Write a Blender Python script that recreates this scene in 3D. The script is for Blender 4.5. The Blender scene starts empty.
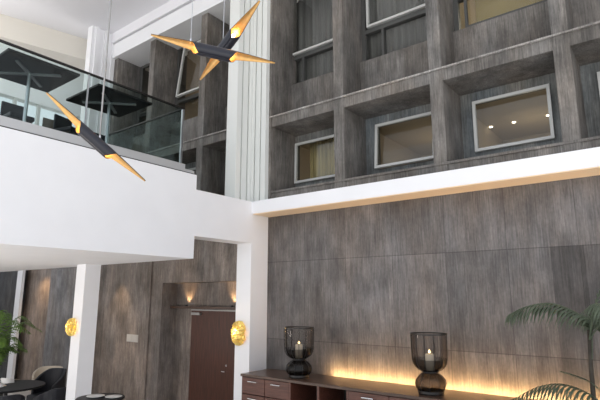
import bpy, math, random
from mathutils import Vector, Matrix
random.seed(7)
S = bpy.context.scene
COL = S.collection
H = 2.4                                   # eye height above the zero level used while building
FL = -.55                                 # floor level; the whole place is moved up and scaled at the end
PI = math.pi

# ------------------------------------------------------------------ materials
def mat(name, color, rough=0.6, metal=0.0, spec=0.5, emit=None, estr=0.0, var=0.0, vscale=8.0, vstretch=(1, 1, 1), bump=0.0):
    m = bpy.data.materials.new(name); m.use_nodes = True
    nt = m.node_tree; b = nt.nodes['Principled BSDF']
    b.inputs['Base Color'].default_value = (*color, 1)
    b.inputs['Roughness'].default_value = rough
    b.inputs['Metallic'].default_value = metal
    b.inputs['Specular IOR Level'].default_value = spec
    if emit:
        b.inputs['Emission Color'].default_value = (*emit, 1)
        b.inputs['Emission Strength'].default_value = estr
    if var or bump:
        tc = nt.nodes.new('ShaderNodeTexCoord'); mp = nt.nodes.new('ShaderNodeMapping')
        mp.inputs['Scale'].default_value = vstretch
        nz = nt.nodes.new('ShaderNodeTexNoise'); nz.inputs['Scale'].default_value = vscale
        nz.inputs['Detail'].default_value = 5
        nt.links.new(tc.outputs['Object'], mp.inputs[0]); nt.links.new(mp.outputs[0], nz.inputs['Vector'])
        if var:
            mr = nt.nodes.new('ShaderNodeMapRange')
            mr.inputs[1].default_value = 0.3; mr.inputs[2].default_value = 0.7
            mr.inputs[3].default_value = 1 - var; mr.inputs[4].default_value = 1 + var
            vm = nt.nodes.new('ShaderNodeVectorMath'); vm.operation = 'SCALE'
            vm.inputs[0].default_value = color
            nt.links.new(nz.outputs[0], mr.inputs[0]); nt.links.new(mr.outputs[0], vm.inputs['Scale'])
            nt.links.new(vm.outputs[0], b.inputs['Base Color'])
        if bump:
            bp = nt.nodes.new('ShaderNodeBump'); bp.inputs['Strength'].default_value = bump
            bp.inputs['Distance'].default_value = 0.01
            nt.links.new(nz.outputs[0], bp.inputs['Height']); nt.links.new(bp.outputs[0], b.inputs['Normal'])
    return m

def concrete(name, color, rough=0.75, tiles=None, spec=0.4, warm=0.06, amp=0.30, strip=None):
    """board-marked concrete: vertical streaks, cloudy stains, optional panel joints and panel tones (object coordinates = world)"""
    m = bpy.data.materials.new(name); m.use_nodes = True
    nt = m.node_tree; N = nt.nodes; L = nt.links; b = N['Principled BSDF']
    b.inputs['Roughness'].default_value = rough; b.inputs['Specular IOR Level'].default_value = spec
    geo = N.new('ShaderNodeTexCoord')
    def noise(scale, stretch, detail=6, off=0):
        mp = N.new('ShaderNodeMapping'); mp.inputs['Scale'].default_value = stretch
        mp.inputs['Location'].default_value = (off, off * .7, off * .3)
        nz = N.new('ShaderNodeTexNoise'); nz.inputs['Scale'].default_value = scale; nz.inputs['Detail'].default_value = detail
        nz.inputs['Roughness'].default_value = 0.62
        L.new(geo.outputs['Object'], mp.inputs[0]); L.new(mp.outputs[0], nz.inputs['Vector'])
        return nz.outputs[0]
    def mth(op, a, c=None, d=None):
        n = N.new('ShaderNodeMath'); n.operation = op
        for i, v in enumerate((a, c, d)):
            if v is None: continue
            if isinstance(v, (int, float)): n.inputs[i].default_value = v
            else: L.new(v, n.inputs[i])
        return n.outputs[0]
    def rng(v, a0, a1, b0, b1):
        n = N.new('ShaderNodeMapRange')
        n.inputs[1].default_value, n.inputs[2].default_value, n.inputs[3].default_value, n.inputs[4].default_value = a0, a1, b0, b1
        L.new(v, n.inputs[0]); return n.outputs[0]
    fine = rng(noise(1.0, (46, 46, 2.2)), .3, .7, 1 - amp, 1 + amp)
    mid = rng(noise(1.0, (5, 5, 1.1), off=3), .32, .68, 1 - amp * .8, 1 + amp * .8)
    cloud = rng(noise(1.6, (1, 1, .8), 5, off=9), .32, .68, .68, 1.32)
    grain = rng(noise(34, (1, 1, .5), 3, off=5), .3, .7, .88, 1.12)
    scr = rng(noise(1.0, (70, 70, 1.6), 3, off=13), .60, .74, 1.0, 1.0 + amp * 1.6)
    val = mth('MULTIPLY', mth('MULTIPLY', mth('MULTIPLY', mth('MULTIPLY', fine, mid), cloud), grain), scr)
    if tiles:
        x0, pw, z0, ph = tiles
        sp = N.new('ShaderNodeSeparateXYZ'); L.new(geo.outputs['Object'], sp.inputs[0])
        u = mth('DIVIDE', mth('SUBTRACT', sp.outputs[0], x0), pw); v = mth('DIVIDE', mth('SUBTRACT', sp.outputs[2], z0), ph)
        cb = N.new('ShaderNodeCombineXYZ'); L.new(mth('FLOOR', u), cb.inputs[0]); L.new(mth('FLOOR', v), cb.inputs[1])
        wn = N.new('ShaderNodeTexWhiteNoise'); wn.noise_dimensions = '2D'; L.new(cb.outputs[0], wn.inputs['Vector'])
        val = mth('MULTIPLY', val, rng(wn.outputs[0], 0, 1, .74, 1.26))
        ju = mth('LESS_THAN', mth('ABSOLUTE', mth('SUBTRACT', mth('FRACT', u), .5)), .5 - .005 / pw)
        jv = mth('LESS_THAN', mth('ABSOLUTE', mth('SUBTRACT', mth('FRACT', v), .5)), .5 - .007 / ph)
        val = mth('MULTIPLY', val, rng(mth('MULTIPLY', ju, jv), 0, 1, .6, 1))
        if strip:                            # one narrow upright band set darker below a given height
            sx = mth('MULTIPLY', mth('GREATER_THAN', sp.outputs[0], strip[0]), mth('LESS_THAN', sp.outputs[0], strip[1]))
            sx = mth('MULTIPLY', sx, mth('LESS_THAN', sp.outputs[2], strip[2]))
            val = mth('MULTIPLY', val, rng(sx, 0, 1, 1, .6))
    hue = rng(noise(.8, (1.5, 1.5, .6), 3, off=20), .3, .7, 0, 1)
    mx = N.new('ShaderNodeMix'); mx.data_type = 'RGBA'
    mx.inputs[6].default_value = (color[0] * (1 + warm), color[1], color[2] * (1 - warm), 1)
    mx.inputs[7].default_value = (color[0] * (1 - warm), color[1], color[2] * (1 + warm), 1)
    L.new(hue, mx.inputs[0])
    vm = N.new('ShaderNodeVectorMath'); vm.operation = 'SCALE'
    L.new(mx.outputs[2], vm.inputs[0]); L.new(val, vm.inputs['Scale']); L.new(vm.outputs[0], b.inputs['Base Color'])
    bp = N.new('ShaderNodeBump'); bp.inputs['Strength'].default_value = .25; bp.inputs['Distance'].default_value = .006
    L.new(val, bp.inputs['Height']); L.new(bp.outputs[0], b.inputs['Normal'])
    return m

def glass(name, tint, refl=1.0, ior=1.45):
    m = bpy.data.materials.new(name); m.use_nodes = True
    nt = m.node_tree; N = nt.nodes; L = nt.links
    N.remove(N['Principled BSDF'])
    out = N['Material Output']
    tr = N.new('ShaderNodeBsdfTransparent'); tr.inputs[0].default_value = (*tint, 1)
    gl = N.new('ShaderNodeBsdfGlossy'); gl.inputs['Roughness'].default_value = 0.02
    gl.inputs[0].default_value = (refl, refl, refl, 1)
    fr = N.new('ShaderNodeFresnel')
    ge = N.new('ShaderNodeNewGeometry'); mi = N.new('ShaderNodeMapRange')   # thin pane: same reflection from both faces
    mi.inputs[3].default_value = ior; mi.inputs[4].default_value = 1 / ior
    L.new(ge.outputs['Backfacing'], mi.inputs[0]); L.new(mi.outputs[0], fr.inputs[0])
    mx = N.new('ShaderNodeMixShader')
    L.new(fr.outputs[0], mx.inputs[0]); L.new(tr.outputs[0], mx.inputs[1]); L.new(gl.outputs[0], mx.inputs[2])
    L.new(mx.outputs[0], out.inputs[0])
    return m

def wood(name, color, rough=.35, along=0, dark=.55, scale=3.0):
    m = bpy.data.materials.new(name); m.use_nodes = True
    nt = m.node_tree; N = nt.nodes; L = nt.links; b = N['Principled BSDF']
    b.inputs['Roughness'].default_value = rough
    tc = N.new('ShaderNodeTexCoord'); mp = N.new('ShaderNodeMapping')
    st = [14, 14, 14]; st[along] = .8
    mp.inputs['Scale'].default_value = st
    nz = N.new('ShaderNodeTexNoise'); nz.inputs['Scale'].default_value = scale; nz.inputs['Detail'].default_value = 6
    L.new(tc.outputs['Object'], mp.inputs[0]); L.new(mp.outputs[0], nz.inputs['Vector'])
    cr = N.new('ShaderNodeValToRGB')
    cr.color_ramp.elements[0].position = .3; cr.color_ramp.elements[0].color = (*[c * dark for c in color], 1)
    cr.color_ramp.elements[1].position = .7; cr.color_ramp.elements[1].color = (*[min(1, c * 1.3) for c in color], 1)
    L.new(nz.outputs[0], cr.inputs[0]); L.new(cr.outputs[0], b.inputs['Base Color'])
    return m

M = {}
M['white'] = mat('white paint', (.86, .87, .90), .65, var=.015, vscale=2)
M['cream'] = mat('cream paint', (.68, .655, .60), .65)
M['soffit'] = mat('peach glow paint', (.92, .74, .53), .5)  # warm glow from below is put into this peach colour
M['ceiling'] = mat('ceiling paint', (.83, .83, .87), .8, var=.01, vscale=1)
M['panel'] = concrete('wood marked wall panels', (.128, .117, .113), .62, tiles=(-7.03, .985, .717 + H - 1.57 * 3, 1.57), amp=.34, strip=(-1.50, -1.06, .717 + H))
M['conc'] = concrete('board marked concrete', (.150, .140, .130), .8, amp=.36)
M['conc_cool'] = concrete('board marked concrete reveal', (.142, .150, .150), .8, amp=.34, warm=.09)
M['hall'] = concrete('brown concrete', (.20, .168, .148), .75, tiles=(-20.2, 2.15, -1.0, 9), amp=.34)
M['dark_conc'] = concrete('dark grey concrete', (.07, .07, .072), .8, amp=.3)
M['lip'] = concrete('concrete with painted highlight', (.30, .285, .27), .8, amp=.4)  # lighter concrete paints the bright highlight along the ledge lip
M['pier'] = concrete('pale grey concrete', (.215, .205, .205), .8, amp=.25)
M['floor'] = mat('honed stone floor', (.60, .57, .53), .35, var=.08, vscale=3)
M['carpet'] = mat('grey carpet', (.25, .24, .23), .95, var=.1, vscale=40)
M['alu'] = mat('white aluminium', (.56, .57, .56), .4)
M['dark_frame'] = mat('dark grey window metal', (.075, .077, .075), .45)
M['chrome'] = mat('chrome', (.8, .8, .82), .18, 1.0)
M['steel'] = mat('brushed steel', (.55, .56, .58), .35, 1.0)
M['channel'] = mat('grey aluminium channel', (.50, .51, .52), .4, .3)
M['black'] = mat('black satin', (.012, .012, .014), .4)
M['navy'] = mat('navy black enamel', (.010, .012, .022), .35)
M['gold'] = mat('gold leaf', (.66, .41, .16), .42, .7, var=.12, vscale=25)
M['goldleaf'] = mat('crinkled gold leaf', (1.0, .70, .20), .3, .8, emit=(1, .62, .12), estr=.07, var=.3, vscale=30, bump=.7)
M['bulb'] = mat('warm lamp', (1, .9, .7), .5, emit=(1, .66, .28), estr=14)
M['tube_lamp'] = mat('warm lamp in tube', (1, .9, .7), .5, emit=(1, .72, .36), estr=45)
M['led'] = mat('warm led strip', (1, .8, .5), .5, emit=(1, .60, .24), estr=100)
M['spotdisc'] = mat('small downlight disc', (1, 1, 1), .5, emit=(1, .9, .7), estr=6)
M['flame'] = mat('candle flame', (1, .8, .4), .5, emit=(1, .74, .36), estr=9)
M['wax'] = mat('cream wax', (.86, .78, .62), .5)
M['wick'] = mat('wick', (.02, .02, .02), .9)
M['walnut'] = wood('red brown walnut', (.115, .044, .030), .35, along=0)
M['walnut_top'] = wood('dark walnut top', (.090, .050, .034), .3, along=0)
M['inside'] = mat('dark cabinet inside', (.018, .013, .011), .6)
M['door'] = wood('mahogany door veneer', (.080, .026, .014), .4, along=2)
M['closer'] = mat('grey metal', (.4, .39, .38), .4, .8)
M['plastic'] = mat('grey plastic', (.55, .52, .48), .5)
M['glass'] = glass('window glass', (.92, .93, .92), .9)
M['balglass'] = glass('green tinted glass', (.82, .88, .87), .35)
M['smoke'] = glass('smoked glass', (.66, .63, .61), .5)
M['smoke_low'] = glass('dark smoked glass', (.27, .26, .255), .6)
M['iron'] = mat('dark bronze metal', (.03, .028, .027), .35, .6)
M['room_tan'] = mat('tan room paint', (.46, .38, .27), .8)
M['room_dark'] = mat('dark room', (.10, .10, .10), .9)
M['curtain'] = mat('grey sheer curtain', (.17, .17, .168), .9, var=.25, vscale=3, vstretch=(12, 1, .2))
M['ochre'] = mat('ochre curtain', (.42, .34, .16), .9, var=.3, vscale=3, vstretch=(10, 1, .2))
M['blind'] = mat('gold blind', (.36, .28, .12), .8)
M['brownblind'] = mat('brown blind', (.15, .105, .06), .8)
M['leather'] = mat('navy black leather', (.012, .013, .018), .45, spec=.4)
M['table'] = mat('black lacquer', (.010, .010, .012), .5, spec=.25)
M['cloth'] = mat('cream cushion fabric', (.62, .55, .46), .9, var=.05, vscale=60)
M['linen'] = mat('white linen', (.82, .82, .82), .9)
M['china'] = mat('white china', (.84, .84, .84), .2)
M['palm'] = mat('dull green palm leaf', (.066, .088, .054), .5, var=.3, vscale=6)
M['palm2'] = mat('fresh green palm leaf', (.10, .19, .030), .5, var=.35, vscale=7)
M['stem'] = mat('brown palm stem', (.045, .036, .026), .7, var=.3, vscale=12)
M['gstem'] = mat('green cane', (.13, .16, .05), .6)
M['pot'] = mat('charcoal planter', (.05, .05, .052), .6)
M['soil'] = mat('soil', (.03, .022, .015), .95)
M['brown_panel'] = mat('dark brown panel', (.055, .045, .035), .5)

# ------------------------------------------------------------------ builders
class MB:
    def __init__(s): s.v = []; s.f = []; s.smooth = False
    def add(s, vs, fs):
        o = len(s.v); s.v += [tuple(v) for v in vs]; s.f += [tuple(i + o for i in f) for f in fs]; return s
    def box(s, x0, x1, y0, y1, z0, z1):
        vs = [(x, y, z) for z in (z0, z1) for y in (y0, y1) for x in (x0, x1)]
        return s.add(vs, [(0, 2, 3, 1), (4, 5, 7, 6), (0, 1, 5, 4), (2, 6, 7, 3), (0, 4, 6, 2), (1, 3, 7, 5)])
    def obox(s, c, half, rot):
        vs = [Vector(c) + rot @ Vector((x * half[0], y * half[1], z * half[2])) for z in (-1, 1) for y in (-1, 1) for x in (-1, 1)]
        return s.add(vs, [(0, 2, 3, 1), (4, 5, 7, 6), (0, 1, 5, 4), (2, 6, 7, 3), (0, 4, 6, 2), (1, 3, 7, 5)])
    def lathe(s, c, prof, n=28, a0=0, a1=2 * PI):
        full = abs(a1 - a0 - 2 * PI) < 1e-6
        m = n if full else n + 1
        vs = []; fs = []
        for r, z in prof:
            for i in range(m):
                a = a0 + (a1 - a0) * i / n
                vs.append((c[0] + r * math.cos(a), c[1] + r * math.sin(a), c[2] + z))
        for j in range(len(prof) - 1):
            for i in range(n):
                k = (i + 1) % m
                fs.append((j * m + i, j * m + k, (j + 1) * m + k, (j + 1) * m + i))
        return s.add(vs, fs)
    def tube(s, pts, r, n=8, caps=True):
        pts = [Vector(p) for p in pts]; rs = r if isinstance(r, (list, tuple)) else [r] * len(pts)
        vs = []; fs = []; up = None
        for i, p in enumerate(pts):
            d = (pts[min(i + 1, len(pts) - 1)] - pts[max(i - 1, 0)]).normalized()
            if up is None:
                up = Vector((0, 0, 1)) if abs(d.z) < .9 else Vector((1, 0, 0))
            a = d.cross(up).normalized(); up = a.cross(d).normalized()
            for k in range(n):
                t = 2 * PI * k / n
                vs.append(p + rs[i] * (math.cos(t) * a + math.sin(t) * up))
        for i in range(len(pts) - 1):
            for k in range(n):
                q = (k + 1) % n
                fs.append((i * n + k, i * n + q, (i + 1) * n + q, (i + 1) * n + k))
        if caps:
            fs.append(tuple(range(n))[::-1]); fs.append(tuple((len(pts) - 1) * n + k for k in range(n)))
        return s.add(vs, fs)
    def build(s, name, material, parent=None, smooth=False, bevel=0):
        me = bpy.data.meshes.new(name)
        off = Vector((0, 0, 0))
        p = parent
        while p is not None:
            off += p.location; p = p.parent
        me.from_pydata([tuple(Vector(v) - off) for v in s.v], [], s.f); me.update()
        import bmesh
        bm = bmesh.new(); bm.from_mesh(me); bmesh.ops.recalc_face_normals(bm, faces=bm.faces); bm.to_mesh(me); bm.free()
        o = bpy.data.objects.new(name, me); COL.objects.link(o)
        me.materials.append(material)
        if parent is not None: o.parent = parent
        if smooth:
            for pl in me.polygons: pl.use_smooth = True
        if bevel:
            md = o.modifiers.new('bevel', 'BEVEL'); md.width = bevel; md.segments = 2; md.limit_method = 'ANGLE'
        return o

def tag(o, label, cat, group=None, kind=None):
    if label: o['label'] = label
    if cat: o['category'] = cat
    if group: o['group'] = group
    if kind: o['kind'] = kind
    return o
def thing(name, label, cat, loc=(0, 0, 0), group=None, kind=None):
    o = bpy.data.objects.new(name, None); COL.objects.link(o); o.location = loc
    o.empty_display_size = .1
    return tag(o, label, cat, group, kind)
def struct(name, mb, m, label, cat, bevel=0):
    return tag(mb.build(name, m, bevel=bevel), label, cat, kind='structure')
def dup(root, loc, label=None):
    r = root.copy(); COL.objects.link(r); r.location = loc
    if label: r['label'] = label
    for ch in list(root.children):
        c = ch.copy(); COL.objects.link(c); c.parent = r
        for g in ch.children:
            d = g.copy(); COL.objects.link(d); d.parent = c
    return r
def box(*a): return MB().box(*a)

# ------------------------------------------------------------------ room shell
WY = 8.0; PY = 7.8; BY = 8.66            # lower wall, pillar fronts, back of the window bays
XF = -7.04                               # front of the balcony
XE = 3.2
struct('floor', box(-24, XE, -1.2, 9.8, FL - .2, FL), M['floor'], 'pale stone floor of the lobby', 'floor')
struct('ceiling', box(-16.8, XE, -1.2, 9.0, 10.55, 10.8), M['ceiling'], 'white ceiling high above the atrium', 'ceiling')
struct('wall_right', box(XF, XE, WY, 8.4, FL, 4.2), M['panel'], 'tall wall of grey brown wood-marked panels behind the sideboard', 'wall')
b = MB().box(XF, XE, 7.48, 9.0, 4.112, 4.375)
struct('beam_1', b, M['white'], 'white beam between the panelled wall and the windows', 'beam')
struct('trim_1', box(XF + .02, XE, 7.50, 7.995, 4.098, 4.112), M['soffit'], 'soffit strip under the white beam with painted peach glow', 'trim')
struct('beam_2', box(-7.45, XF, 5.95, 7.48, 3.496, 4.37), M['white'], 'white beam joining the balcony to the corner column', 'beam')
struct('column_1', box(-7.45, XF, 7.48, 8.4, FL, 4.37), M['white'], 'white corner column beside the sideboard', 'column')
# balcony
b = MB().box(-24, XF - .25, -4, 5.95, 3.08, 4.58).box(XF - .25, XF, -4, 5.95, 3.08, 4.65)
struct('slab_1', b, M['white'], 'white balcony slab with plain deep front', 'balcony')
struct('trim_2', box(-24, XF - .26, -4, 5.93, 4.58, 4.60), M['carpet'], 'grey carpet on the balcony', 'floor covering')
struct('column_2', box(-10.457, -10.09, 5.59, 5.94, FL, 3.08), M['white'], 'white square column carrying the balcony', 'column')

# fluted corner pilasters above the beam
def flutes_x(y0, y1, x, steps):          # faces toward +x
    m = MB(); n = len(steps); w = (y1 - y0) / sum(a for a, _ in steps); y = y0
    for a, d in steps:
        m.box(x - .25, x + d, y, y + a * w, 4.37, 10.55); y += a * w
    return m
def flutes_y(x0, x1, y, steps):
    m = MB(); w = (x1 - x0) / sum(a for a, _ in steps); x = x0
    for a, d in steps:
        m.box(x, x + a * w, y - d, 8.66, 4.37, 10.55); x += a * w
    return m
b = flutes_x(7.20, 7.72, -7.34, [(2.5, .06), (.8, 0), (2.6, .06), (.8, 0), (1.6, .06), (1, .0)])
c = flutes_y(-7.34, -6.86, 7.74, [(.9, .0), (1.6, .07), (.6, .0), (2.2, .07), (.6, 0), (2.2, .07)])
b.add(c.v, c.f)
M['pilaster'] = mat('grey white paint', (.74, .76, .74), .6)
struct('column_3', b, M['pilaster'], 'white fluted pilaster in the corner above the beam', 'column')

# window wall: pillars and ledges
PX = [-13.30, -11.40, -9.18, -7.04, -5.04, -3.015, -1.04, .94, 2.96]
PW = .118
for i, x in enumerate(PX):
    if abs(x + 7.04) < .01:
        struct('pillar_4', box(-6.86, -6.80, PY - .02, BY + .04, 4.375, 9.73), M['conc'], 'narrow concrete pillar side against the white pilaster', 'pillar')
        continue
    where = {0: 'beside the far white pilaster', 1: 'beyond the balcony glass', 2: 'just past the fluted white pilaster', 4: 'right of the window with ochre curtain',
             5: 'between the tilted window and the window with downlights', 6: 'right of the window with downlights', 7: 'past the last window', 8: 'at the end of the window wall'}[i]
    struct('pillar_%d' % (i + 1), box(x - PW, x + PW, PY, BY + .04, 4.375, 9.73), M['conc'], 'grey concrete window pillar ' + where, 'pillar', bevel=.012)
struct('trim_3', box(-13.4, XE, PY + .01, BY + .02, 6.075, 6.295), M['conc'], 'concrete ledge between the two rows of windows', 'ledge', bevel=.01)
struct('trim_4', box(-13.4, XE, PY + .02, BY + .02, 4.375, 4.58), M['conc'], 'concrete sill under the lower windows', 'ledge', bevel=.01)
struct('trim_5', MB().box(-13.4, XE, PY - .015, PY + .10, 4.575, 4.615), M['conc'], 'thin concrete lip on the lower sill', 'ledge')
struct('trim_6', MB().box(-13.4, XE, PY - .03, PY + .05, 6.285, 6.315), M['lip'], 'thin pale lip on the ledge between window rows', 'ledge')
struct('beam_3', box(-13.5, XE, PY - .10, 9.0, 9.73, 10.19), M['white'], 'white band above the window wall', 'beam')
struct('trim_7', box(-13.5, XE, PY - .02, 9.0, 10.19, 10.225), M['dark_frame'], 'dark shadow gap under the ceiling cornice', 'trim')
struct('trim_8', box(-13.5, XE, PY - .16, 9.0, 10.225, 10.55), M['ceiling'], 'white ceiling cornice over the windows', 'trim')

def hole_wall(x0, x1, z0, z1, hx0, hx1, hz0, hz1, y0, y1):
    m = MB()
    if hx0 > x0: m.box(x0, hx0, y0, y1, z0, z1)
    if hx1 < x1: m.box(hx1, x1, y0, y1, z0, z1)
    m.box(hx0, hx1, y0, y1, z0, hz0); m.box(hx0, hx1, y0, y1, hz1, z1)
    return m
def ring(x0, x1, z0, z1, t, y0, y1):
    return hole_wall(x0, x1, z0, z1, x0 + t, x1 - t, z0 + t, z1 - t, y0, y1)
def tilt(mb, zt, yt, deg):               # swing the bottom out about the top edge
    a = math.radians(deg); out = []
    for x, y, z in mb.v:
        dz = z - zt; dy = y - yt
        out.append((x, yt + dy * math.cos(a) + dz * math.sin(a), zt + dz * math.cos(a) - dy * math.sin(a)))
    mb.v = out; return mb

BAYS = [(PX[i] + PW, PX[i + 1] - PW) for i in range(len(PX) - 1)]
lowname = {3: 'lower window with ochre curtain next to the white pilaster', 4: 'lower window standing ajar in the middle bay',
           5: 'lower window showing small ceiling lights inside', 6: 'lower window at the picture edge above the palm', 2: 'lower window hidden past the pilaster',
           1: 'lower window behind the balcony glass', 0: 'lower window in the far bay', 7: 'lower window in the last bay'}
upname = {3: 'upper window beside the pilaster with grey curtain', 4: 'upper window in the middle bay with grey curtain', 5: 'upper window with gold blind',
          6: 'upper window at the picture edge', 2: 'upper dark bay window past the pilaster', 1: 'upper window tilted open behind the pendants', 0: 'upper dark window in the far bay',
          7: 'upper window in the last bay'}
wn = 0
for i, (x0, x1) in enumerate(BAYS):
    if i == 7: continue
    cx = (x0 + x1) / 2 - (.10 if i == 3 else 0); hw = .645
    # lower bay
    struct('wall_bay_%d' % (i + 1), hole_wall(x0 - .1, x1 + .1, 4.5, 6.1, cx - hw, cx + hw, 4.935, 5.89, BY, BY + .12), M['conc_cool'],
           'concrete round the ' + lowname[i], 'wall')
    wn += 1
    t = thing('window_%d' % wn, lowname[i], 'window', (cx, BY, 4.935), kind='structure')
    sw = {4: 5.0, 3: 1.0, 5: 1.2}.get(i, 0)
    ys = BY - .05
    tilt(ring(cx - hw, cx + hw, 4.935, 5.89, .052, ys, ys + .06), 5.89, ys, sw).build('sash', M['alu'], t)
    tilt(box(cx - hw + .05, cx + hw - .05, ys + .025, ys + .033, 4.985, 5.84), 5.89, ys, sw).build('pane', M['glass'], t)
    ring(cx - hw, cx + hw, 4.935, 5.89, .02, BY + .02, BY + .12).build('frame', M['dark_frame'], t)
    # upper bay: spandrel, dark lower light, white sash
    if i != 3 or True:
        struct('wall_spandrel_%d' % (i + 1), box(x0 - .1, x1 + .1, 8.5, BY + .1, 6.25, 7.31), M['conc'], 'concrete spandrel under the ' + upname[i], 'wall')
    wn += 1
    t = thing('window_%d' % wn, upname[i], 'window', (cx, BY, 7.31), kind='structure')
    fr = hole_wall(x0 - .02, x1 + .02, 7.31, 9.75, x0 + .09, x1 - .09, 7.40, 8.02, BY - .06, BY + .06)
    fr = MB().box(x0 - .02, x0 + .09, BY - .06, BY + .06, 7.31, 9.75).box(x1 - .09, x1 + .02, BY - .06, BY + .06, 7.31, 9.75)
    fr.box(x0 + .09, x1 - .09, BY - .06, BY + .06, 7.31, 7.36).box(x0 + .09, x1 - .09, BY - .06, BY + .06, 7.98, 8.07).box(x0 + .09, x1 - .09, BY - .06, BY + .06, 9.68, 9.75)
    if i in (3, 4): fr.box(cx - .42, cx - .37, BY - .06, BY + .06, 7.36, 7.98)
    fr.build('frame', M['dark_frame'], t)
    box(x0 + .09, x1 - .09, BY, BY + .01, 7.36, 7.98).build('pane', M['glass'], t)
    if i == 5:
        ring(x0 + .22, x1 - .10, 7.33, 9.6, .05, BY - .1, BY - .04).build('sash', M['dark_frame'], t)
    else:
        sw = {1: 7.0}.get(i, 0)
        ww = (.74 if i > 2 else .66)
        tilt(ring(cx - ww, cx + ww, 8.09 if i > 2 else 8.02, 9.66, .05, BY - .12, BY - .05), 9.66, BY - .12, sw).build('sash', M['alu'] if i != 0 else M['dark_frame'], t)
        tilt(box(cx - ww + .05, cx + ww - .05, BY - .09, BY - .083, 8.1, 9.62), 9.66, BY - .12, sw).build('pane_upper', M['glass'], t)

# rooms behind the windows
b = MB().box(-13.4, XE, 11.6, 11.7, 4.4, 9.8)
struct('wall_office', b, M['room_tan'], 'tan back wall of the rooms behind the windows', 'wall')
struct('ceiling_office', box(-13.4, XE, BY + .12, 11.6, 5.98, 6.25), M['room_tan'], 'tan ceiling of the rooms behind the lower windows', 'ceiling')
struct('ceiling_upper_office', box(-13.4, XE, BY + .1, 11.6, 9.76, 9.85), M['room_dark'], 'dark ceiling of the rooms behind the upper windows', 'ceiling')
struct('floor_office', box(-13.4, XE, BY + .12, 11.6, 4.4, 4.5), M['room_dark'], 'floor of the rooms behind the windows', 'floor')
for k, x in enumerate([-13.3, -7.04, -5.04, -3.0, -1.04, XE - .1]):
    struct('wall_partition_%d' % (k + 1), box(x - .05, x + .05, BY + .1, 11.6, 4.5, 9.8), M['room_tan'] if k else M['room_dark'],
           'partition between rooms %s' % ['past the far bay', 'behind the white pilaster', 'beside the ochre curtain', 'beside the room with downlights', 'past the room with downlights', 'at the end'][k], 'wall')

def wavy(x0, x1, z0, z1, y, amp, waves, n=80):
    m = MB(); vs = []; fs = []
    for k in range(n + 1):
        x = x0 + (x1 - x0) * k / n; yy = y + amp * math.sin(2 * PI * waves * k / n) + .4 * amp * math.sin(2 * PI * waves * .37 * k / n)
        vs += [(x, yy, z0), (x, yy, z1), (x, yy + .006, z0), (x, yy + .006, z1)]
    for k in range(n):
        a = 4 * k; c = a + 4
        fs += [(a, c, c + 1, a + 1), (a + 2, a + 3, c + 3, c + 2), (a + 1, c + 1, c + 3, a + 3), (a, a + 2, c + 2, c)]
    fs += [(0, 1, 3, 2), (4 * n, 4 * n + 2, 4 * n + 3, 4 * n + 1)]
    return m.add(vs, fs)
cr = 'curtains behind the upper windows'
tag(wavy(-6.97, -5.15, 7.35, 9.7, BY + .17, .03, 9).build('curtain', M['curtain'], smooth=True), 'grey curtain behind the upper window next to the white pilaster', 'curtain', cr)
tag(wavy(-4.95, -3.1, 7.35, 9.7, BY + .17, .03, 10).build('curtain', M['curtain'], smooth=True), 'grey curtain behind the upper window in the middle bay', 'curtain', cr)
tag(wavy(-6.6, -5.2, 4.6, 5.95, BY + .3, .03, 8).build('curtain', M['ochre'], smooth=True), 'ochre striped curtain behind the lower window next to the pilaster', 'curtain')
tag(box(-2.55, -1.2, BY + .2, BY + .215, 7.3, 9.7).build('roller_blind', M['blind']), 'gold blind drawn behind the upper window over the downlight window', 'blind')
tag(box(-11.1, -9.5, BY + .16, BY + .175, 7.3, 9.7).build('roller_blind', M['brownblind']), 'brown blind behind the tilted upper window near the pendants', 'blind')
tag(box(-13.0, -11.6, BY + .16, BY + .175, 7.3, 9.7).build('roller_blind', M['brownblind']), 'brown blind behind the dark window in the far bay', 'blind')
for k, (x, yy) in enumerate([(-3.0 + .12, 10.46), (-2.41, 10.46), (-1.757, 10.46)]):
    lab = ['first small downlight beside the partition, in the room behind the lower window', 'middle one of three small downlights behind the lower window', 'last small downlight by the window edge, seen through the lower window'][k]
    tag(MB().lathe((x, yy, 5.965), [(0, 0), (.035, 0), (.035, .014), (0, .014)], 14).build('downlight', M['spotdisc']), lab, 'downlight', 'downlights in the office ceiling')

# ------------------------------------------------------------------ far end of the balcony
XB = -15.3; q = XB / -13.5
m_ = MB()
vs = [(-15.15, 4.4), (-15.0, 4.97), (-14.2, 7.85), (-14.2, 9.0), (-14.6, 9.0), (-15.6, 4.4)]
vs = [(-16.6, -1.2), (-14.2, 7.85), (-14.2, 9.0), (-16.8, 9.0), (-16.8, -1.2)]
n_ = len(vs)
m_.add([(x, y, 9.84) for x, y in vs] + [(x, y, 10.56) for x, y in vs],
       [tuple(range(n_)), tuple(range(n_, 2 * n_))] + [(k, (k + 1) % n_, n_ + (k + 1) % n_, n_ + k) for k in range(n_)])
struct('beam_4', m_, M['cream'], 'cream dropped ceiling edge at the far end of the balcony', 'beam')
struct('wall_far', MB().box(XB - .3, XB, -2, 8.2, 8.3, 9.84).box(XB - .3, XB, 7.95, 9.0, 4.6, 9.84), M['white'], 'white upper wall at the far end of the balcony', 'wall')
struct('column_4', flutes_x(7.0, 7.78, -13.4, [(1, 0), (1, .05), (1.5, 0), (1, .05), (1.5, 0), (1, .06)]), M['white'], 'white fluted pilaster at the far end of the balcony', 'column')
b = MB()
for y in (-3.0 + 1.3, -.6, .6, 2.4, 4.2, 5.1, 5.72, 6.6, 6.95):
    b.box(XB - .12, XB, y * q, y * q + .08, 4.6, 8.3)
b.box(XB - .12, XB, -2, 7.95, 6.75, 6.83).box(XB - .12, XB, -2, 7.95, 4.6, 4.72)
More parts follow.
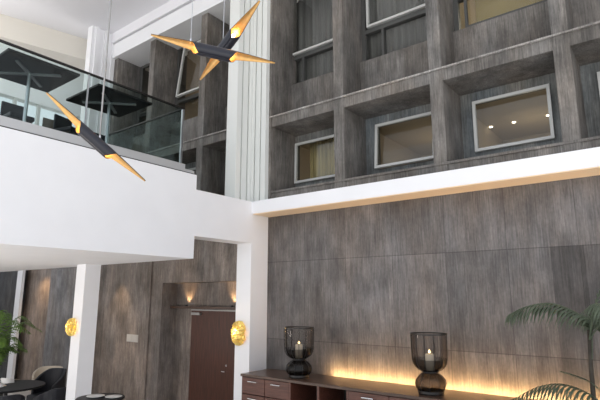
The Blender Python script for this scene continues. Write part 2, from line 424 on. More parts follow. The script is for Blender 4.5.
t = thing('window_20', 'bright glazed end wall of the balcony with white mullions', 'window', (XB, 2, 4.6), kind='structure')
b.build('frame', M['alu'], t)
box(XB - .07, XB - .06, -2, 7.95, 4.7, 8.3).build('pane', M['glass'], t)
o = box(XB + .02, XB + .07, 5.86 * q, 6.56 * q, 4.6, 7.9).build('dark_panel', M['brown_panel'], t, bevel=.01); o['label'] = 'dark brown opaque panel'
tag(box(XB + .6, XB + 1.1, 5.2 * q, 5.62 * q, 4.6, 5.6).build('cabinet', M['brown_panel'], bevel=.01), 'small dark cabinet by the bright glazing upstairs', 'cabinet')

# ------------------------------------------------------------------ lower hall wall with the door niche
hw = MB()
HY = 8.3
hw.box(-14.9, -11.02, HY, 9.0, FL, 4.6)                   # main panel wall
hw.box(-11.02, -7.45, HY, 9.0, 2.755, 4.6)               # above the niche
hw.box(-11.02, -10.34, 8.8, 9.0, FL, 2.755)               # beside the door
hw.box(-10.34, -7.45, 8.8, 9.0, 2.05, 2.755)             # over the door
hw.box(-7.9, -7.45, 8.8, 9.0, FL, 2.05)
struct('wall_back', hw, M['hall'], 'brown concrete wall under the balcony with a door niche', 'wall')
struct('trim_9', box(-11.62, -11.48, HY - .05, HY, FL, 4.6), M['hall'], 'dark upright strip on the concrete wall left of the door niche', 'trim')
struct('wall_pier', box(-17.1, -14.9, HY - .05, 9.0, FL, 4.6), M['pier'], 'grey concrete pier left of the white balcony column', 'wall')
struct('wall_recess', MB().box(-19.7, -17.1, 8.62, 8.8, FL, 4.6), M['hall'], 'brown recessed wall behind the green plant', 'wall')
struct('wall_end', box(-24, -19.7, 8.3, 8.8, FL, 4.6), M['dark_conc'], 'dark grey wall at the end of the lower hall', 'wall')
struct('column_5', box(-19.7, -19.30, 8.26, 8.36, FL, 4.6), M['white'], 'white slim column behind the green plant', 'column')
struct('wall_left', box(-24.2, -24, -6, 9.4, FL, 4.6), M['hall'], 'far end wall under the balcony', 'wall')
struct('trim_10', MB().box(-11.02, -7.45, 8.58, 8.8, 2.09, 2.15), M['walnut_top'], 'dark wooden lip above the mahogany door', 'trim')
t = thing('door_1', 'dark mahogany door in the concrete niche', 'door', (-9.2, 8.78, FL), kind='structure')
box(-10.34, -8.72, 8.76, 8.80, FL + .01, 2.04).build('leaf', M['door'], t)
box(-8.71, -7.9, 8.76, 8.80, FL + .01, 2.04).build('leaf', M['door'], t)
box(-10.34, -7.9, 8.74, 8.80, 2.04, 2.07).build('frame', M['closer'], t)
box(-10.28, -9.95, 8.68, 8.76, 1.93, 1.99).build('door_closer', M['closer'], t)
h_ = MB().lathe((-8.99, 8.74, .0), [(0, 0)], 4) if False else MB()
h_.tube([(-8.99, 8.76, .62), (-8.99, 8.70, .62), (-9.10, 8.70, .62)], .011)
h_.build('handle', M['chrome'], t)
MB().tube([(-8.99, 8.765, .76), (-8.99, 8.745, .76)], .022, 12).build('lock', M['chrome'], t)
t = thing('light_switch', 'small grey double switch plate on the concrete wall', 'light switch', (-12.253, HY, 1.27))
box(-12.49, -11.97, HY - .012, HY, 1.17, 1.37).build('plate', M['plastic'], t, bevel=.004)
box(-12.46, -12.24, HY - .02, HY - .012, 1.20, 1.34).build('rocker', M['plastic'], t)
box(-12.22, -12.00, HY - .02, HY - .012, 1.20, 1.34).build('rocker', M['plastic'], t)

# ------------------------------------------------------------------ glass balustrade
RX = XF - .06; RZ = 5.89; RYE = 5.60
t = thing('glass_balustrade', 'glass balustrade with thin handrail along the white balcony', 'balustrade', (RX, 2, 4.65))
MB().box(RX - .045, XF + .005, -4, RYE + .06, 4.665, 4.80).box(RX - .045, RX + .045, RYE, 5.9, 4.665, 4.72).build('base_channel', M['channel'], t)
box(RX - .05, XF - .005, -4, 5.93, 4.65, 4.665).build('shadow_gap', M['black'], t)
ys = [-4, -1.9, 0.0, 1.9, 3.72, RYE]
for a, c in zip(ys[:-1], ys[1:]):
    box(RX - .008, RX + .008, a + .008, c - .008, 4.78, RZ - .02).build('glass_panel', M['balglass'], t)
for a, c in ((-13.4, -11.3), (-11.3, -9.2), (-9.2, RX - .01)):
    box(a + .008, c - .008, RYE - .008, RYE + .008, 4.6, RZ - .02).build('glass_panel', M['balglass'], t)
MB().box(RX - .022, RX + .022, -4, RYE + .022, RZ - .025, RZ).box(-13.4, RX, RYE - .022, RYE + .022, RZ - .025, RZ).build('handrail', M['iron'], t)
box(RX - .02, RX + .02, RYE - .02, RYE + .02, 4.7, RZ - .02).build('corner_post', M['steel'], t)
for y in (1.9, 3.72):
    box(RX - .011, RX + .011, y - .011, y + .011, 4.7, RZ - .02).build('clamp_post', M['steel'], t)

# ------------------------------------------------------------------ high tables on the balcony
def bar_table(x, y, lab):
    t = thing('bar_table', lab, 'table', (x, y, 4.60), 'high tables on the balcony')
    h = .53; z = 5.85
    box(x - h, x + h, y - h, y + h, z - .04, z).build('tabletop', M['table'], t, bevel=.006)
    MB().tube([(x, y, 4.62), (x, y, z - .05)], .027, 14).build('post', M['steel'], t)
    c = MB()
    for s in (1, -1):
        r = Matrix.Rotation(s * PI / 4, 3, 'Z')
        c.obox((x, y, z - .052), (.46, .025, .012), r)
    c.build('cross_bracket', M['steel'], t)
    MB().lathe((x, y, 4.60), [(0, 0), (.30, 0), (.30, .012), (.05, .03), (0, .03)], 28).build('base', M['steel'], t, smooth=False)
bar_table(-7.69, 3.08, 'black high table on the balcony by the frame edge')
bar_table(-7.78, 4.50, 'black high table on the balcony by the glass corner')
def stool(x, y, rz, lab):
    t = thing('bar_stool', lab, 'stool', (x, y, 4.6), 'dark bar stools on the balcony')
    R_ = Matrix.Rotation(rz, 3, 'Z'); O = Vector((x, y, 4.6))
    m = MB(); m.obox(O + Vector((0, 0, .76)), (.21, .2, .04), R_); m.build('seat', M['leather'], t, bevel=.02)
    m = MB(); m.obox(O + R_ @ Vector((-.2, 0, .93)), (.025, .2, .15), R_); m.build('backrest', M['leather'], t, bevel=.02)
    for sx in (-1, 1):
        for sy in (-1, 1):
            MB().tube([O + R_ @ Vector((sx * .21, sy * .2, .005)), O + R_ @ Vector((sx * .17, sy * .16, .73))], .014, 8).build('leg', M['iron'], t)
    m = MB()
    for k in range(4):
        cs = [(-1, -1), (1, -1), (1, 1), (-1, 1)]
        a_, c_ = cs[k], cs[(k + 1) % 4]
        m.tube([O + R_ @ Vector((a_[0] * .2, a_[1] * .19, .25)), O + R_ @ Vector((c_[0] * .2, c_[1] * .19, .25))], .009, 6)
    m.build('footrest', M['iron'], t)
stool(-8.65, 3.35, 0, 'dark bar stool behind the high table by the frame edge')
stool(-8.6, 4.25, .3, 'dark bar stool between the two high tables')
stool(-8.95, 5.1, .1, 'dark bar stool near the glass corner behind the table')

# ------------------------------------------------------------------ spindle pendants
CZ = 10.55
def pendant(tip1, tip2, r, cab, rod, lab, up=None):
    p = Vector(tip1); q = Vector(tip2); p.z += H; q.z += H
    ax = (q - p); Ln = ax.length; ax.normalize()
    upv = Vector(up) if up else Vector((0, 0, 1))
    side = ax.cross(upv).normalized(); upv = side.cross(ax).normalized()
    mid = (p + q) / 2
    t = thing('spindle_pendant', lab, 'pendant lamp', tuple(mid), 'spindle pendants over the atrium')
    NS, NA = 56, 20
    core = .13 * Ln                          # half length of the closed middle
    def half(s):                             # half angle of the remaining shell
        a = abs(s)
        if a <= core: return PI * .999
        u = (a - core) / (Ln / 2 - core)
        return PI * (.999 - .60 * min(1, u / .13) - .05 * u)
    # straight top edge: the ridge stays put and the open ends thin out toward the tips
    def grid(rad, sink=0):
        vs = []; fs = []
        for i in range(NS + 1):
            s = -Ln / 2 + Ln * i / NS; ph = half(s)
            tp = 1.0 if abs(s) < core else 1 - .86 * ((abs(s) - core) / (Ln / 2 - core)) ** 1.15
            for k in range(NA + 1):
                a = -ph + 2 * ph * k / NA
                vs.append(mid + ax * s + side * (rad * tp * math.sin(a)) + upv * (rad * tp * math.cos(a) - rad * tp + r - sink))
        for i in range(NS):
            for k in range(NA):
                fs.append((i * (NA + 1) + k, i * (NA + 1) + k + 1, (i + 1) * (NA + 1) + k + 1, (i + 1) * (NA + 1) + k))
        return vs, fs
    vs, fs = grid(r); o = MB().add(vs, fs).build('shell', M['navy'], t, smooth=True)
    md = o.modifiers.new('thick', 'SOLIDIFY'); md.thickness = .004; md.offset = 0
    vs, fs = grid(r * .93, .0055); o = MB().add(vs, fs).build('gold_lining', M['gold'], t, smooth=True)
    md = o.modifiers.new('thick', 'SOLIDIFY'); md.thickness = .002; md.offset = 0
    for s in (-1, 1):
        c = mid + ax * (s * core * .92) + upv * (r * .1)
        b_ = MB(); b_.tube([c - ax * .025, c, c + ax * .025], [r * .10, r * .3, r * .10], 10); b_.build('bulb', M['tube_lamp'], t, smooth=True)
    c = Vector(cab); c.z += H
    MB().tube([c, (c.x, c.y, CZ)], rod, 8).build('cable', M['steel'] if rod < .008 else M['closer'], t)
    MB().tube([c + Vector((0, 0, -.02)), c + Vector((0, 0, .035))], max(.009, rod * 1.4), 8).build('cable_grip', M['chrome'], t)
    MB().lathe((c.x, c.y, CZ - .03), [(0, 0), (.06, 0), (.06, .03), (0, .03)], 20).build('canopy', M['white'], t)
    return t
PEND = [
 ((-3.803, 2.564, 2.45), (-3.041, 3.531, 2.308), .060, (-3.57, 2.87, 2.46), .004, 'upper black and gold spindle pendant lying nearly level before the window wall', (-.30, .27, .80)),
 ((-3.04, 3.26, 2.88), (-4.15, 3.47, 2.42), .064, (-3.66, 3.38, 2.63), .004, 'upper black and gold spindle pendant tilted steeply across the level one', (-.64, .6, .46)),
 ((-4.473, 1.925, 1.823), (-4.199, 2.858, 1.113), .056, (-4.33, 2.43, 1.50), .009, 'lower spindle pendant sloping down before the white balcony front', (-.15, .48, .55)),
]
pendant(*PEND[0]); pendant(*PEND[1]); pendant(*PEND[2])

# ------------------------------------------------------------------ sideboard
SY, SB, ST = 7.05, 7.93, .97
X0, X1 = -6.83, .6
sb = thing('sideboard', 'long walnut sideboard with drawers and open shelves against the panelled wall', 'sideboard', (X0, SY, FL))
SB = 7.86
box(X0 - .01, X1, SY - .015, SB, ST - .045, ST).build('top', M['walnut_top'], sb, bevel=.004)
OPEN0, OPEN1 = -5.66, -4.47
b = MB().box(X0, X0 + .03, SY + .02, SB, FL + .1, ST - .045).box(X1 - .03, X1, SY + .02, SB, FL + .1, ST - .045)
b.box(X0, X1, SY + .02, SB, FL + .1, FL + .13).box(X0, X1, SB - .02, SB, FL + .1, ST - .045)
for x in (OPEN0, -5.05, OPEN1): b.box(x - .022, x + .022, SY, SB, FL + .1, ST - .045)
b.box(OPEN0, OPEN1, SY + .02, SB, .18, .21)
b.build('carcass', M['walnut'], sb)
box(X0 + .04, X1 - .04, SY + .08, SB - .04, FL, FL + .1).build('plinth', M['black'], sb)
box(OPEN0 + .02, OPEN1 - .02, SB - .05, SB - .03, FL + .13, ST - .05).build('back_panel', M['inside'], sb)
def drawer(xa, xb, za, zb, hx):
    d = box(xa + .006, xb - .006, SY, SY + .02, za + .006, zb - .006).build('drawer', M['walnut'], sb, bevel=.003)
    m = MB(); m.tube([(hx - .105, SY, zb - .07), (hx - .105, SY - .03, zb - .07), (hx + .105, SY - .03, zb - .07), (hx + .105, SY, zb - .07)], .013, 8)
    m.build('handle', M['chrome'], d)
cols = [(X0 + .03, -6.245), (-6.245, OPEN0 - .02)]
w = (X1 - .03 - OPEN1 - .02) / 7
cols += [(OPEN1 + .02 + k * w, OPEN1 + .02 + (k + 1) * w) for k in range(7)]
for xa, xb in cols:
    for za, zb in ((.62, .92), (.20, .62), (-.40, .20)):
        drawer(xa, xb, za, zb, (xa + xb) / 2)
o = box(-5.40, .58, 7.86, 7.885, .915, .945).build('led_strip', M['led'], sb); o['label'] = 'warm glowing strip light along the back edge'
box(-5.45, .59, 7.86, 7.99, .86, .875).build('light_tray', M['walnut_top'], sb)

# ------------------------------------------------------------------ hurricane lanterns
def lantern(x, y, lab, clab):
    z = ST + .001; first = set(bpy.data.objects)
    t = thing('hurricane_lantern', lab, 'lantern', (x, y, z), 'hurricane lanterns on the sideboard')
    MB().lathe((x, y, z), [(0, 0), (.185, 0), (.19, .02), (.185, .055), (0, .055)], 36).build('foot', M['iron'], t, smooth=False)
    prof = [(.185, .055), (.215, .10), (.228, .16), (.218, .22), (.18, .275), (.135, .315), (.115, .335)]
    MB().lathe((x, y, z), prof, 36).build('glass_base', M['smoke_low'], t, smooth=True)
    MB().lathe((x, y, z), [(0, .33), (.122, .33), (.126, .345), (.122, .36), (0, .36)], 28).build('waist_ring', M['iron'], t)
    prof = [(.02, .362), (.115, .365), (.17, .39), (.215, .43), (.248, .49), (.262, .56)]
    MB().lathe((x, y, z), prof, 36).build('glass_bowl', M['smoke_low'], t, smooth=True)
    MB().lathe((x, y, z), [(.262, .56), (.266, .66), (.268, .80), (.27, .965)], 36).build('glass_cylinder', M['smoke'], t, smooth=True)
    MB().lathe((x, y, z), [(.262, .955), (.278, .955), (.278, .975), (.262, .975), (.262, .955)], 40).build('rim', M['iron'], t)
    for k in range(12):
        a = 2 * PI * k / 12 + .13
        pts = [(x + rr * math.cos(a), y + rr * math.sin(a), z + zz) for rr, zz in [(.12, .36), (.175, .385), (.222, .43), (.255, .49), (.268, .56), (.272, .7), (.274, .96)]]
        MB().tube(pts, .005, 6).build('rib', M['iron'], t)
    for k in range(10):
        a = 2 * PI * k / 10
        pts = [(x + rr * math.cos(a), y + rr * math.sin(a), z + zz) for rr, zz in [(.19, .055), (.22, .10), (.233, .16), (.223, .22), (.185, .275), (.138, .315)]]
        MB().tube(pts, .0055, 6).build('base_rib', M['iron'], t)
    cz = z + .3655
    c = thing('pillar_candle', clab, 'candle', (x, y, cz), 'pillar candles in the lanterns')
    MB().lathe((x, y, cz), [(0, 0), (.065, 0), (.066, .02), (.065, .30), (.055, .312), (.02, .30), (0, .298)], 24).build('wax_body', M['wax'], c, smooth=True)
    MB().tube([(x, y, cz + .295), (x + .003, y, cz + .33)], .004, 6).build('wick', M['wick'], c)
    MB().lathe((x, y, cz + .322), [(0, 0), (.012, .008), (.017, .022), (.012, .045), (.004, .066), (0, .075)], 14).build('flame', M['flame'], c, smooth=True)
    t.scale = (1, 1, .90); c.scale = (1, 1, .78); c.location.z = z + .3655 * .90
lantern(-5.70, 7.37, 'smoked glass ribbed lantern beside the open shelves near the white column', 'lit cream candle in the lantern near the white column')
lantern(-3.19, 7.37, 'smoked glass ribbed lantern before the glowing strip of wall', 'lit cream candle in the lantern before the glowing wall')

# ------------------------------------------------------------------ gold leaf sconces
def sconce(x, y, z, w, h, lab):
    t = thing('wall_sconce', lab, 'wall lamp', (x, y, z), 'gold leaf wall sconces')
    box(x - .06, x + .06, y - .02, y - .001, z - .1, z + .1).build('back_plate', M['goldleaf'], t)
    rnd = random.Random(int(w * 1000 + h * 77 + abs(x) * 10))
    for k in range(4):
        for j in range(5):
            az = -1.15 + 2.3 * (k + .5 * (j % 2)) / 3.5; el = -1.05 + 2.1 * j / 4
            n = Vector((math.sin(az) * math.cos(el) * w / 2, -math.cos(az) * math.cos(el) * .15, math.sin(el) * h / 2))
            c = Vector((x, y - .03, z)) + n
            nn = Vector((n.x / (w / 2), n.y / .15, n.z / (h / 2))).normalized()
            tx = nn.cross(Vector((0, 0, 1))).normalized(); tz = tx.cross(nn).normalized()
            rot = rnd.uniform(-.6, .6); tx, tz = tx * math.cos(rot) + tz * math.sin(rot), tz * math.cos(rot) - tx * math.sin(rot)
            vs = []; fs = []; ng = 6; sw, sh = w * .24, h * .19
            for a in range(ng + 1):
                for bb in range(ng + 1):
                    u = a / ng * 2 - 1; v = bb / ng * 2 - 1
                    kx = 1 - .35 * v * v
                    pnt = c + tx * (u * sw * kx) + tz * (v * sh * (1 - .25 * u * u)) - nn * (.028 * (u * u + v * v)) + nn * rnd.uniform(-.014, .014)
                    vs.append(pnt)
            for a in range(ng):
                for bb in range(ng):
                    fs.append((a * (ng + 1) + bb, a * (ng + 1) + bb + 1, (a + 1) * (ng + 1) + bb + 1, (a + 1) * (ng + 1) + bb))
            vs = [Vector((q.x, min(q.y, y - .004), q.z)) for q in vs]
            o = MB().add(vs, fs).build('leaf', M['goldleaf'], t)
            md = o.modifiers.new('thick', 'SOLIDIFY'); md.thickness = .002
    for dz in (.22, -.22):
        MB().lathe((x - .03, y - .085, z + dz * h - .03), [(0, 0), (.022, .01), (.03, .03), (.022, .05), (0, .06)], 12).build('bulb', M['bulb'], t, smooth=True)
sconce(-7.30, 7.475, -.733 + H, .36, .50, 'crinkled gold leaf sconce on the white corner column by the mahogany door')
sconce(-10.34, 5.585, -.632 + H, .24, .38, 'crinkled gold leaf sconce on the white column under the balcony')

# ------------------------------------------------------------------ plants
def frond(name, pts, m, parent, leaf_len, n=22, droop=.7, wid=.012, sides=(1, -1), ang=.75, r0=.008, rnd=random, flat=None):
    P = [Vector(p) for p in pts]
    def at(t):
        f = t * (len(P) - 1); i = min(int(f), len(P) - 2); u = f - i
        p0 = P[max(i - 1, 0)]; p1 = P[i]; p2 = P[i + 1]; p3 = P[min(i + 2, len(P) - 1)]
        return .5 * ((2 * p1) + (p2 - p0) * u + (2 * p0 - 5 * p1 + 4 * p2 - p3) * u * u + (-p0 + 3 * p1 - 3 * p2 + p3) * u ** 3)
    mb = MB(); mb.tube([at(k / 24) for k in range(25)], [r0 * (1 - .8 * k / 24) for k in range(25)], 6)
    for k in range(n):
        t = .22 + .77 * k / (n - 1)
        p = at(t); d = (at(min(1, t + .02)) - at(max(0, t - .02))).normalized()
        sd = d.cross(Vector((0, 0, 1)))
        if sd.length < .05: sd = Vector((1, 0, 0))
        sd.normalize()
        ln = leaf_len * (math.sin(PI * (.12 + .80 * (k / (n - 1)) ** .8)) ** .7) * rnd.uniform(.85, 1.1)
        for s in sides:
            dirv = (d * ang + sd * s * .75 + Vector((0, 0, .15))).normalized()
            prev = p.copy(); ns = 5; vs = []; fs = []
            wv = d.cross(dirv).cross(dirv).normalized()
            for j in range(ns + 1):
                u = j / ns
                w = wid * (1 - (2 * u - .7) ** 2 * .45) * (1 - u ** 3) + .0006
                vs += [prev + wv * w, prev + Vector((0, 0, w * .5)), prev - wv * w]
                if j < ns:
                    dd = (dirv + Vector((0, 0, -1)) * droop * (u + .12) * 1.6).normalized()
                    prev = prev + dd * (ln / ns)
            for j in range(ns):
                a = 3 * j
                fs += [(a, a + 1, a + 4, a + 3), (a + 1, a + 2, a + 5, a + 4)]
            mb.add(vs, fs)
    return mb.build(name, m, parent)

def pot(x, y, r, h, parent):
    MB().lathe((x, y, FL), [(0, 0), (r * .78, 0), (r, h), (r * .9, h), (r * .86, h - .06), (0, h - .06)], 32).build('pot', M['pot'], parent)
    MB().lathe((x, y, FL + h - .058), [(0, 0), (r * .85, 0), (r * .85, .01), (0, .012)], 24).build('soil', M['soil'], parent)

px_, py_ = -.86, 6.15
t = thing('kentia_palm', 'tall palm with long arching fronds at the end of the sideboard', 'palm', (px_, py_, FL))
pot(px_, py_, .30, .60, t)
MB().tube([(px_, py_, FL + .53), (px_ - .03, py_ + .02, 1.0), (px_ - .02, py_ + .03, 1.6), (px_ + .0, py_ + .02, 2.05)], [.034, .028, .022, .016], 10).build('trunk', M['stem'], t, smooth=True)
MB().tube([(px_ + .05, py_ - .02, FL + .53), (px_ + .09, py_, 1.0), (px_ + .12, py_ - .02, 1.5)], [.03, .025, .02], 8).build('trunk', M['stem'], t, smooth=True)
top = (px_, py_ + .02, 2.0)
def F(*pts, **k): return frond('frond', pts, M['palm'], t, **k)
F((px_, py_ + .02, 1.75), (px_ + .02, py_ + .03, 2.10), (px_ - .12, py_ + .05, 2.235), (px_ - .36, py_ + .06, 2.325), (px_ - .62, py_ + .05, 2.28), (px_ - .80, py_ + .03, 2.19), leaf_len=.44, n=24, droop=1.4, wid=.019, ang=.5)
F((px_ + .12, py_ - .02, 1.25), (px_ - .05, py_ - .02, 1.40), (px_ - .30, py_ - .03, 1.475), (px_ - .55, py_ - .04, 1.42), (px_ - .80, py_ - .06, 1.27), leaf_len=.38, n=19, droop=1.6, wid=.015, ang=.5)
F((px_ + .1, py_ - .02, 1.40), (px_ - .02, py_ - .05, 1.52), (px_ - .14, py_ - .10, 1.58), (px_ - .26, py_ - .16, 1.62), leaf_len=.14, n=10, droop=.4, wid=.009)
for a, ln, hh in [(.2, .9, .5), (.9, .85, .55), (-.5, .9, .4), (1.6, .6, .3), (-1.1, .8, .5), (.5, .6, .8)]:
    dx, dy = math.cos(a), math.sin(a)
    F((px_, py_, 1.95), (px_ + dx * .25 * ln, py_ + dy * .25 * ln, 1.95 + hh * .6), (px_ + dx * .6 * ln, py_ + dy * .6 * ln, 1.95 + hh * .75), (px_ + dx * ln, py_ + dy * ln, 1.95 + hh * .3), leaf_len=.32, n=22, droop=1.0)
for a, ln in [(.4, .8), (-.6, .8), (1.2, .6)]:
    dx, dy = math.cos(a), math.sin(a)
    F((px_ + .12, py_, 1.4), (px_ + .12 + dx * .3 * ln, py_ + dy * .3 * ln, 1.75), (px_ + .12 + dx * .7 * ln, py_ + dy * .7 * ln, 1.8), (px_ + .12 + dx * ln, py_ + dy * ln, 1.5), leaf_len=.3, n=20, droop=1.0)

ax_, ay_ = -15.0, 5.95
t = thing('areca_palm', 'bushy fresh green palm in a pot behind the dining table', 'palm', (ax_, ay_, FL))
pot(ax_, ay_, .32, .7, t)
rn = random.Random(4)
for k in range(26):
    a = 2 * PI * k / 26 * 3 + rn.uniform(-.2, .2); ln = rn.uniform(.5, 1.0); hh = rn.uniform(.7, 1.8)
    dx, dy = math.cos(a), math.sin(a); bx, by = ax_ + dx * .06, ay_ + dy * .06
    z0 = FL + .63
    frond('frond', [(bx, by, z0), (bx + dx * .12 * ln, by + dy * .12 * ln, z0 + hh * .7), (bx + dx * .5 * ln, by + dy * .5 * ln, z0 + hh * 1.08), (bx + dx * ln, by + dy * ln, z0 + hh * .92)],
          M['palm2'], t, leaf_len=.30, n=18, droop=.9, wid=.017, rnd=rn, r0=.007)

# ------------------------------------------------------------------ dining corner
def round_table(x, y, r, lab, z):
    t = thing('round_table', lab, 'table', (x, y, FL), 'black round tables under the balcony')
    MB().lathe((x, y, FL), [(0, z - FL - .045), (r - .02, z - FL - .045), (r, z - FL - .03), (r, z - FL - .008), (r - .008, z - FL), (0, z - FL)], 48).build('tabletop', M['table'], t)
    MB().lathe((x, y, FL), [(.05, .03), (.045, .06), (.04, z - FL - .045)], 20).build('post', M['black'], t, smooth=True)
    MB().lathe((x, y, FL), [(0, 0), (.3, 0), (.3, .015), (.06, .04), (0, .04)], 32).build('base', M['black'], t)
TZ = .40; k_ = (H - TZ) / 1.65
TX, TY = -10.35 * k_, 4.36 * k_
round_table(TX, TY, .80, 'black round dining table set with linen beside the green palm', TZ)
SZ = .60
round_table(-8.65, 5.28, .42, 'tall black round table set with plates before the white balcony column', SZ)
def plate(x, y, z, r, lab, g):
    tag(MB().lathe((x, y, z), [(0, 0), (r * .6, 0), (r, .018), (r, .022), (r * .62, .006), (0, .006)], 32).build('plate', M['china'], smooth=True), lab, 'plate', g)
def napkin(x, y, z, w, d, h, rz, lab):
    R_ = Matrix.Rotation(rz, 3, 'Z'); vs = []; fs = []; n = 10
    for s in (0, 1):
        for i in range(n + 1):
            u = i / n * 2 - 1
            zz = h * (1 - u * u) * (1 if s == 0 else .55) + .004
            vs.append(Vector((x, y, z)) + R_ @ Vector((u * w, -d if s == 0 else d, zz)))
    o = len(vs)
    for s in (0, 1):
        for i in range(n + 1):
            u = i / n * 2 - 1
            vs.append(Vector((x, y, z)) + R_ @ Vector((u * w, -d if s == 0 else d, 0.0005)))
    for i in range(n):
        fs += [(i, i + 1, n + 1 + i + 1, n + 1 + i), (o + i, o + n + 1 + i, o + n + 2 + i, o + i + 1), (i, o + i, o + i + 1, i + 1), (n + 1 + i, n + 2 + i, o + n + 2 + i, o + n + 1 + i)]
    tag(MB().add(vs, fs).build('napkin', M['linen'], smooth=True), lab, 'napkin')
plate(TX + .1, TY - .28, TZ + .001, .18, 'white plate at the near side of the dining table', 'white plates on the tables')
napkin(TX + .08, TY - .26, TZ + .024, .18, .12, .11, .4, 'folded white napkin lying on the dining table plate')
napkin(TX - .45, TY + .2, TZ + .001, .18, .13, .11, -.3, 'folded white napkin lying further back on the dining table by the palm')
plate(-8.76, 5.25, SZ + .001, .16, 'white plate at one side of the small round table', 'white plates on the tables')
plate(-8.45, 5.42, SZ + .001, .15, 'white plate at the column side of the small round table', 'white plates on the tables')
def armchair(x, y, rz, lab, m='leather', hb=1.05, k=1.22):
    t = thing('armchair', lab, 'chair', (x, y, FL), 'armchairs round the dining table')
    R_ = Matrix.Rotation(rz, 3, 'Z'); O = Vector((x, y, FL))
    mm = MB(); mm.obox(O + R_ @ Vector((.02, 0, .50)), (.33, .32, .07), R_); mm.build('seat', M[m], t, bevel=.03)
    vs = []; fs = []; n = 20                     # wrap-around back that drops into the arms
    for i in range(n + 1):
        a = PI * .32 + (2 * PI - .64 * PI) * i / n
        u = abs(i / n * 2 - 1); zt = hb - (hb - .78) * max(0, (u - .35) / .65) ** 1.2
        for rr in (.33, .39):
            ca, sa = math.cos(a), math.sin(a)
            for z in (.42, zt): vs.append(O + R_ @ Vector((ca * rr, sa * rr, z)))
    for i in range(n):
        a = 4 * i; c = a + 4
        fs += [(a, c, c + 1, a + 1), (a + 2, a + 3, c + 3, c + 2), (a + 1, c + 1, c + 3, a + 3), (a, a + 2, c + 2, c)]
    fs += [(0, 1, 3, 2), (4 * n, 4 * n + 2, 4 * n + 3, 4 * n + 1)]
    MB().add(vs, fs).build('backrest', M[m], t, smooth=False, bevel=.012)
    for sx in (-1, 1):
        for sy in (-1, 1):
            MB().tube([O + R_ @ Vector((sx * .27, sy * .27, 0)), O + R_ @ Vector((sx * .24, sy * .24, .45))], [.014, .02], 8).build('leg', M['black'], t)
armchair(-12.95, 6.45, -1.25, 'dark leather armchair at the far side of the dining table', hb=1.13)
armchair(-11.36, 5.76, 3.52, 'dark leather armchair tucked at the near right of the dining table', hb=1.0)
armchair(-11.36, 4.76, 2.71, 'dark leather armchair with its back to the camera before the dining table', hb=1.0)
armchair(-14.35, 7.1, -.8, 'cream upholstered armchair behind the dark armchairs near the green palm', 'cloth', hb=1.0)

# ------------------------------------------------------------------ lamps and added fill lights
def light(kind, name, loc, power, color, size=.1, rot=(0, 0, 0), spot=None):
    l = bpy.data.lights.new(name, kind); l.energy = power; l.color = color
    if kind == 'AREA': l.size = size
    elif kind in ('POINT', 'SPOT'): l.shadow_soft_size = size
    if spot: l.spot_size, l.spot_blend = spot
    o = bpy.data.objects.new(name, l); COL.objects.link(o); o.location = loc; o.rotation_euler = rot
    return o
WARM = (1, .62, .30)
for k, x in enumerate((-10.50, -8.80)):     # little uplights standing on the wooden lip
    tt = thing('uplight', ['small uplight on the wooden lip at the niche side', 'small uplight on the wooden lip above the door middle'][k], 'lamp', (x, 8.70, 2.15), 'uplights over the door')
    MB().lathe((x, 8.70, 2.15), [(0, 0), (.03, 0), (.03, .03), (.024, .03), (.024, .012), (0, .012)], 14).build('housing', M['black'], tt)
    MB().lathe((x, 8.70, 2.163), [(0, 0), (.022, 0), (.022, .008), (0, .008)], 12).build('lens', M['bulb'], tt)
    light('SPOT', 'uplight_beam', (x, 8.70, 2.19), 24, WARM, .02, (PI - .18, 0, 0), (1.5, .8))
light('POINT', 'sconce_glow', (-7.33, 7.25, H - .70), 5, (1, .66, .28), .05)
light('POINT', 'sconce_glow', (-10.36, 5.42, H - .61), 4, (1, .66, .28), .05)
for x, p in ((-6.0, 8), (-4.0, 6), (-2.0, 8), (0, 6)):
    light('POINT', 'office_fill', (x, 10.4, 5.3), p, (1, .84, .62), .15)
light('POINT', 'office_fill', (-4.0, 8.95, 9.3), 7, (1, .95, .88), .1)  # upper room fills, added without fixtures to brighten curtains and blinds
light('POINT', 'office_fill', (-2.0, 10.0, 8.3), 16, (1, .9, .7), .2)
light('POINT', 'office_fill', (-6.3, 8.95, 9.3), 9, (1, .95, .88), .1)
light('POINT', 'office_fill', (-10.3, 10.4, 8.3), 30, (1, .85, .65), .2)
light('SPOT', 'recess_downlight', (-18.2, 8.0, 3.2), 60, WARM, .12, (.5, 0, 0), (1.9, 1))
light('SPOT', 'hall_downlight', (-12.9, 7.75, 3.3), 90, (1, .72, .45), .05, (.2, 0, 0), (1.2, .8))
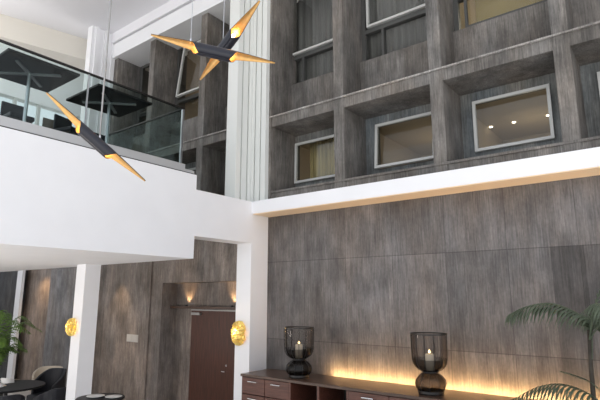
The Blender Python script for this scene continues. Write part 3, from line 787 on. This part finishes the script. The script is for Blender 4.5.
light('POINT', 'under_balcony_fill', (-13.0, 2.6, 1.2), 55, (1, .90, .80), .3)  # unseen helper points without fixtures, added to lift the lower hall
light('POINT', 'under_balcony_fill', (-9.3, 1.6, 1.2), 70, (1, .92, .84), .3)
light('POINT', 'upper_hall_fill', (-13.6, 3.2, 8.6), 130, (1, .96, .90), .4)  # unseen fill added to brighten the far ceiling and end wall

# ------------------------------------------------------------------ daylight
w = bpy.data.worlds.new('daylight'); S.world = w; w.use_nodes = True
bg = w.node_tree.nodes['Background']
bg.inputs[1].default_value = 1.3
wn_ = w.node_tree.nodes; wl_ = w.node_tree.links
tc_ = wn_.new('ShaderNodeTexCoord'); sp_ = wn_.new('ShaderNodeSeparateXYZ'); mr_ = wn_.new('ShaderNodeMapRange')
mr_.inputs[1].default_value = -.15; mr_.inputs[2].default_value = .15
rp_ = wn_.new('ShaderNodeMix'); rp_.data_type = 'RGBA'
rp_.inputs[6].default_value = (1.72, 1.67, 1.62, 1); rp_.inputs[7].default_value = (.84, .89, .97, 1)
wl_.new(tc_.outputs['Generated'], sp_.inputs[0]); wl_.new(sp_.outputs[2], mr_.inputs[0]); wl_.new(mr_.outputs[0], rp_.inputs[0]); wl_.new(rp_.outputs[2], bg.inputs[0])

# ------------------------------------------------------------------ true size: a door of two metres
K = .8
for o in list(bpy.data.objects):
    if o.parent is None:
        o.location = ((Vector(o.location) + Vector((0, 0, -FL))) * K)
        if o.type == 'LIGHT':
            o.data.energy *= K * K; o.data.shadow_soft_size *= K
        else:
            o.scale = Vector(o.scale) * K

# ------------------------------------------------------------------ camera
cam = bpy.data.cameras.new('camera'); co = bpy.data.objects.new('camera', cam); COL.objects.link(co)
cam.sensor_width = 36; cam.lens = 491 / 600 * 36; cam.clip_start = .05
co.location = (0, 0, (H - FL) * K)
th = math.atan(96.5 / 491)
co.rotation_euler = (PI / 2 + th, 0, math.radians(37.6))
S.camera = co
S.view_settings.view_transform = 'Standard'; S.view_settings.look = 'None'
S.view_settings.gamma = 1; S.view_settings.use_curve_mapping = False
S.view_settings.exposure = -0.06
